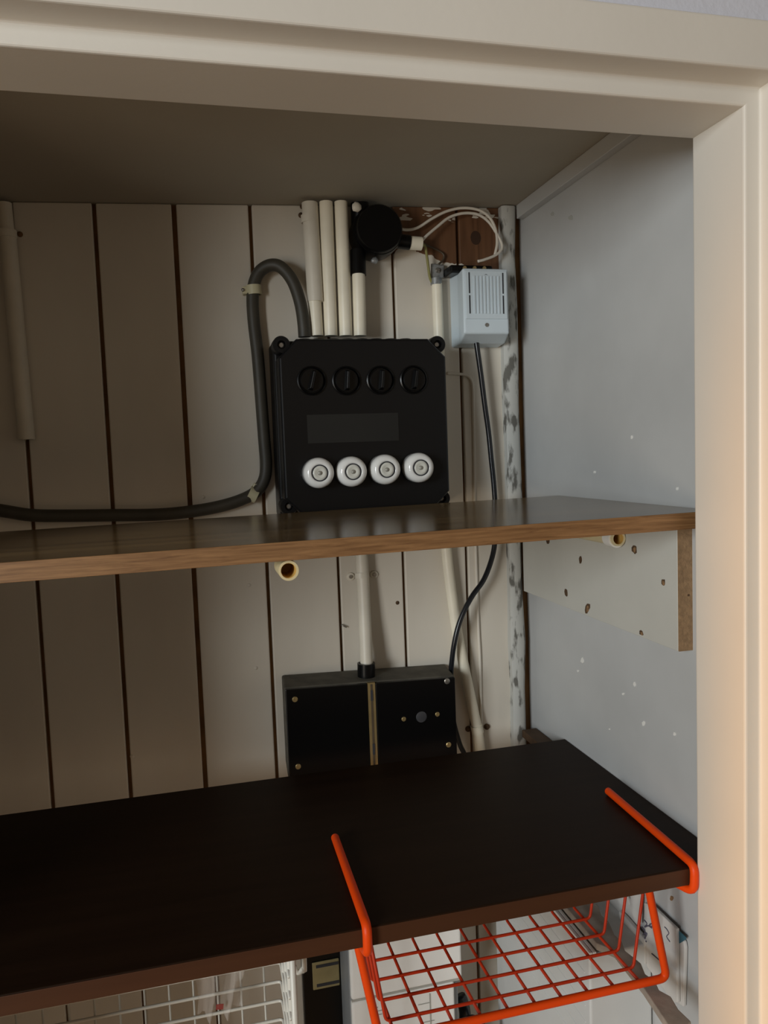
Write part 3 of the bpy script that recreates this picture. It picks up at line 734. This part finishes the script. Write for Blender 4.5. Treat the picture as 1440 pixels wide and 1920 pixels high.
# ================================================================== WHITE WIRE BASKET (lower left)
wx1 = onY(528, 1850, 1.0).x
wb = thing('wire_basket', (0.0, 0.93, Zr(-0.86)), 'white coated wire basket hanging under the lower shelf at the left', 'basket')
ztop, zbot = LZ-TL-0.004, Zr(-0.86)
YW0, YW1 = 0.87, 1.0
zrows = [onY(494, y_, YW1).z for y_ in (1810, 1845, 1882, 1918)]
dzr = (zrows[0]-zrows[3])/3
zr = [zrows[0]+dzr*k for k in range(5, -10, -1) if zbot < zrows[0]+dzr*k < ztop]
xw0 = XL+0.05
xcs = [onY(x_, 1850, YW1).x for x_ in (496, 452)]
dxc = xcs[0]-xcs[1]
x = xcs[0]; cols = []
while x > xw0: cols.append(x); x -= dxc
for z in zr: finish('cross_wire', tube(fillet([(wx1, YW0+0.02, z), (wx1, YW1, z), (xw0, YW1, z), (xw0, YW0+0.02, z)], 0.006, 4), 0.0021, 8), 'white_coat', wb, smooth=True)
for x in cols: finish('upright_wire', tube([(x, YW1+0.0034, ztop), (x, YW1+0.0034, zbot), (x, YW0, zbot)], 0.0013, 8), 'white_coat', wb, smooth=True)
for y in (0.905, 0.94, 0.978):
    finish('side_wire', tube([(wx1+0.003, y, ztop), (wx1+0.003, y, zbot)], 0.0042, 10), 'white_coat', wb, smooth=True)
finish('frame', tube(fillet([(xw0, YW0, ztop), (xw0, YW0, zbot), (wx1+0.003, YW0, zbot), (wx1+0.003, YW0, ztop)], 0.008, 4), 0.0040, 10), 'white_coat', wb, smooth=True)
finish('rim', tube(fillet([(xw0, YW0, ztop), (xw0, YW1, ztop), (wx1, YW1, ztop), (wx1+0.003, YW0, ztop)], 0.008, 4), 0.0035, 10), 'white_coat', wb, smooth=True)
# hook
hk = onY(562, 1815, 0.93)
tag(finish('white_hook', tube(catmull([(hk.x+0.006, 0.93, LZ-TL-0.0005), (hk.x+0.006, 0.93, hk.z+0.010), (hk.x+0.004, 0.93, hk.z-0.002), (hk.x-0.003, 0.93, hk.z-0.005), (hk.x-0.007, 0.93, hk.z+0.003)], 6), 0.0032, 12), 'white_coat', smooth=True),
    'small white hook under the lower shelf next to the white wire basket', 'hook')
# crumpled clear bag inside the white basket
bm = bmesh.new(); nu, nv_ = 18, 22
bl0, bl1 = onY(362, 1795, 0.985), onY(455, 1795, 0.985)
grid = []
for j in range(nv_+1):
    row = []
    for i in range(nu+1):
        u, v = i/nu, j/nv_
        x = bl0.x+(bl1.x-bl0.x)*(u+0.06*sin(9*v+2*u))
        zz = (LZ-TL-0.03)-v*0.20
        y = 0.975-0.016*abs(sin(7*u+3*v))*(1-0.4*v)-0.010*sin(17*u*v+3)+0.006*sin(31*u+9*v)
        row.append(bm.verts.new((x, y, zz)))
    grid.append(row)
for a, b in zip(grid, grid[1:]):
    for i in range(nu): bm.faces.new((a[i], a[i+1], b[i+1], b[i]))
bag = thing('plastic_bag', (bl0.x, 0.97, LZ-TL-0.23), 'crumpled clear plastic bag inside the white wire basket', 'bag')
finish('film', bm, 'film', bag, smooth=True)
pr = onY(412, 1888, 0.955)
finish('red_print', prism([pr+Vector((a, 0, b)) for a, b in ((-0.005, -0.003), (0.004, -0.004), (0.005, 0.003), (-0.004, 0.004))], (0, 0.0004, 0)), 'red_print', bag)

# ================================================================== METER AND BACKBOARD (below the lower shelf)
YM = D-0.104
mx0, mx1 = onY(656, 1800, YM).x, onY(866, 1800, YM).x
xk0 = B(566, 1800, 0.018).x
kb = thing('meter_board', (0.25, D, Zr(-1.25)), 'black meter backboard with a brass plate behind the white meter', 'board')
finish('board', box(xk0, 0.362, D-0.018, D-0.001, Zr(-1.25), Zr(-0.70)), 'bakelite', kb, bevel=0.002)
p0, p1 = B(585, 1806, 0.020), B(648, 1853, 0.020)
pz0, pz1 = B(588, 1857, 0.020).z, p0.z
pl = finish('brass_plate', box(p0.x, mx0-0.003, D-0.0205, D-0.018, pz0, pz1), 'brass_plate', kb, bevel=0.0012)
for zz in (pz1-0.007, pz0+0.007):
    finish('slot', box(p0.x+0.006, mx0-0.004, D-0.0212, D-0.0203, zz-0.0024, zz+0.0024), 'dark_slot', pl)
mzs = onY(660, 1879, YM).z                   # seam
mt = thing('electricity_meter', (0.28, YM, Zr(-1.0)), 'white electricity meter with grey side and green light below the shelf', 'meter')
mztop = Zr(-0.655)
finish('back_housing', box(mx0-0.001, mx1-0.004, YM+0.010, D-0.0185, mzs-0.18, mztop-0.002), 'meter_grey', mt, bevel=0.003)
finish('upper_cover', box(mx0, mx1, YM, YM+0.012, mzs+0.0012, mztop), 'meter_white', mt, bevel=0.004, bseg=3)
finish('seam', box(mx0+0.001, mx1-0.003, YM+0.002, YM+0.012, mzs-0.0022, mzs+0.0013), 'seam_grey', mt)
lc = finish('lower_cover', box(mx0, mx1-0.013, YM+0.0005, YM+0.012, mzs-0.17, mzs-0.0018), 'meter_white', mt, bevel=0.004, bseg=3)
finish('ridge', box(mx0+0.121, mx0+0.1225, YM-0.0006, YM+0.001, mzs-0.10, mzs-0.012), 'seam_grey', lc)
for (x, z, l) in ((0.030, 0.016, 0.010), (0.034, 0.022, 0.014), (0.034, 0.028, 0.012), (0.103, 0.026, 0.018), (0.082, 0.040, 0.024), (0.106, 0.056, 0.022)):
    finish('marking', box(mx0+x, mx0+x+l, YM-0.0002, YM+0.001, mzs-z-0.0012, mzs-z), 'seam_grey', lc)
ld = onY(800, 1746, YM)
finish('green_light', box(onY(772, 1749, YM).x, onY(808, 1745, YM).x, YM-0.0008, YM+0.001, ld.z-0.0012, ld.z+0.004), 'led', mt)
# black meter tails to the right of the meter
wire([(862, 1868, 0.060), (868, 1880, 0.062), (872, 1905, 0.062), (868, 1935, 0.060), (850, 1990, 0.050), (840, 2060, 0.040)], 0.0095, 'black_cable', 'thick black meter cable at the lower right of the meter', 'cable', name='meter_cable')
wire([(862, 1925, 0.085), (885, 1910, 0.085), (905, 1925, 0.085), (915, 1960, 0.085), (915, 2050, 0.080)], 0.006, 'black_cable', 'thinner black cable bending out beneath the meter', 'cable', name='meter_cable')
# black bracket near the corner
pts = [B(x_, y_, 0.03) for x_, y_ in ((925, 1700), (937, 1738), (948, 1742), (975, 1738), (985, 1731), (1016, 1724), (1020, 1700), (1020, 1640), (925, 1650))]
tag(finish('corner_bracket', prism(pts, (0, 0.028, 0)), 'bakelite', bevel=0.002), 'black bracket on the plank wall below the lower shelf near the corner', 'bracket')
# cable hanging next to the box
wire([(1022, 1660, 0.06), (1026, 1700, 0.06), (1027, 1740, 0.06), (1024, 1780, 0.06), (1014, 1815, 0.05), (1007, 1850, 0.04), (1003, 1900, 0.04), (1000, 1960, 0.04), (995, 2080, 0.04)],
     0.0032, 'black_cable', 'thin black cable hanging beside the white box under the basket', 'cable', name='hanging_cable')

# ================================================================== WHITE BOX AND PAPERS (lower right)
wxl = 0.452
fz = onX(1105, 1790, wxl); bz = onX(1035, 1695, wxl)
ztop_b = fz.z-0.002
wh = thing('white_box', (0.49, 0.95, 0), 'tall white box with ribbed side standing in the corner beneath the orange basket', 'box')
yB0, yB1 = fz.y, 1.165
finish('body', box(wxl, XR-0.002, yB0, yB1, 0.0, ztop_b), 'box_white', wh, bevel=0.003, bseg=3)
for k in range(6):
    z = ztop_b-0.030-k*0.022
    finish('side_rib', box(wxl-0.0007, wxl+0.001, yB0+0.012, yB1-0.01, z-0.0012, z+0.0012), 'box_white', wh, bevel=0.001)
for k in range(2):
    finish('top_ridge', box(wxl+0.0008+k*0.0052, wxl+0.0053+k*0.0052, yB0+0.001, yB1-0.004, ztop_b-0.001, ztop_b+0.003), 'box_rim', wh, bevel=0.0008)
# beige packing strip on the box along the wall with a scalloped edge
zc = ztop_b+0.003
zs_ = zc+0.010
edge = [(1098, 1678), (1108, 1688), (1122, 1698), (1128, 1716), (1142, 1728), (1152, 1752), (1166, 1764), (1172, 1782), (1190, 1796), (1202, 1806), (1210, 1826), (1228, 1838), (1236, 1856), (1258, 1868), (1272, 1892), (1296, 1915)]
left = [(1268, 1945), (1250, 1918), (1206, 1852), (1152, 1783)]
poly = [onZ(a_, b_, zs_) for a_, b_ in edge+left]
poly += [Vector((wxl+0.0115, yB0+0.003, zs_)), Vector((wxl+0.0115, yB1-0.01, zs_))]
poly = [Vector((min(p.x, XR-0.002), p.y, p.z)) for p in poly]
tag(finish('packing_strip', prism(poly, (0, 0, -0.0095)), 'cardboard', bevel=0.0012),
    'beige packing strip with scalloped edge lying on the white box along the wall', 'packing')
# papers and cards against the right wall
def card(pix, X, th, m, name, label, cat, parent=None):
    bm = prism([Vector((X, p.y, p.z)) for p in (onX(a, b, X) for a, b in pix)], (th, 0, 0))
    o = finish(name, bm, m, parent, bevel=0.0012)
    if label: tag(o, label, cat)
    return o
card([(1122, 1660), (1166, 1655), (1182, 1700), (1192, 1726), (1200, 1760), (1140, 1700)], 0.5365, 0.004, 'paper', 'paper_card', 'plain grey card at the back, pinned on the right wall under the shelf', 'card')
card([(1183, 1655), (1196, 1668), (1202, 1680), (1200, 1734), (1192, 1732), (1180, 1700)], 0.533, 0.0034, 'paper', 'paper_card', 'small upright white card behind the orange basket wires', 'card')
card([(1160, 1708), (1170, 1718), (1209, 1762), (1209, 1808), (1203, 1808), (1160, 1752)], 0.529, 0.006, 'paper', 'paper_card', 'tilted white card low behind the basket, left of the scribbled envelope', 'card')
env = thing('envelope', onX(1235, 1860, 0.531), 'white scribbled envelope leaning on right wall below the shelf', 'envelope')
card([(1207, 1692), (1222, 1698), (1268, 1742), (1270, 1880), (1262, 1880), (1212, 1812)], 0.531, 0.0045, 'paper', 'sheet', None, None, env)
def scr(pts, r=0.0006):
    finish('scribble', tube(catmull([onX(a, b, 0.5305) for a, b in pts], 5), r, 6), 'ink', env, smooth=True)
scr([(1208, 1725), (1213, 1732), (1209, 1738), (1216, 1736), (1222, 1740), (1218, 1734), (1224, 1732), (1222, 1738)], 0.0008)
scr([(1204, 1738), (1210, 1748), (1206, 1752), (1213, 1750), (1209, 1760), (1212, 1766)], 0.0009)
scr([(1246, 1738), (1250, 1742), (1254, 1750), (1250, 1756), (1256, 1766)])
scr([(1222, 1788), (1230, 1795), (1238, 1802), (1246, 1810)], 0.0007)
scr([(1236, 1744), (1234, 1752), (1238, 1758)])
fo = thing('paper_folder', onX(1280, 1880, 0.534), 'narrow grey folder with teal corner against the right wall beside the frame', 'folder')
card([(1269, 1745), (1282, 1766), (1284, 1778), (1281, 1888), (1262, 1876), (1268, 1800)], 0.536, 0.0045, 'paper', 'sheet', None, None, fo)
card([(1268, 1741), (1286, 1758), (1285, 1762), (1272, 1770), (1270, 1768)], 0.5345, 0.0014, 'teal', 'teal_corner', None, None, fo)
blob(1260, 1684, 4, 6, XR, 'chip_mid', 'paint_chip', wall_right)
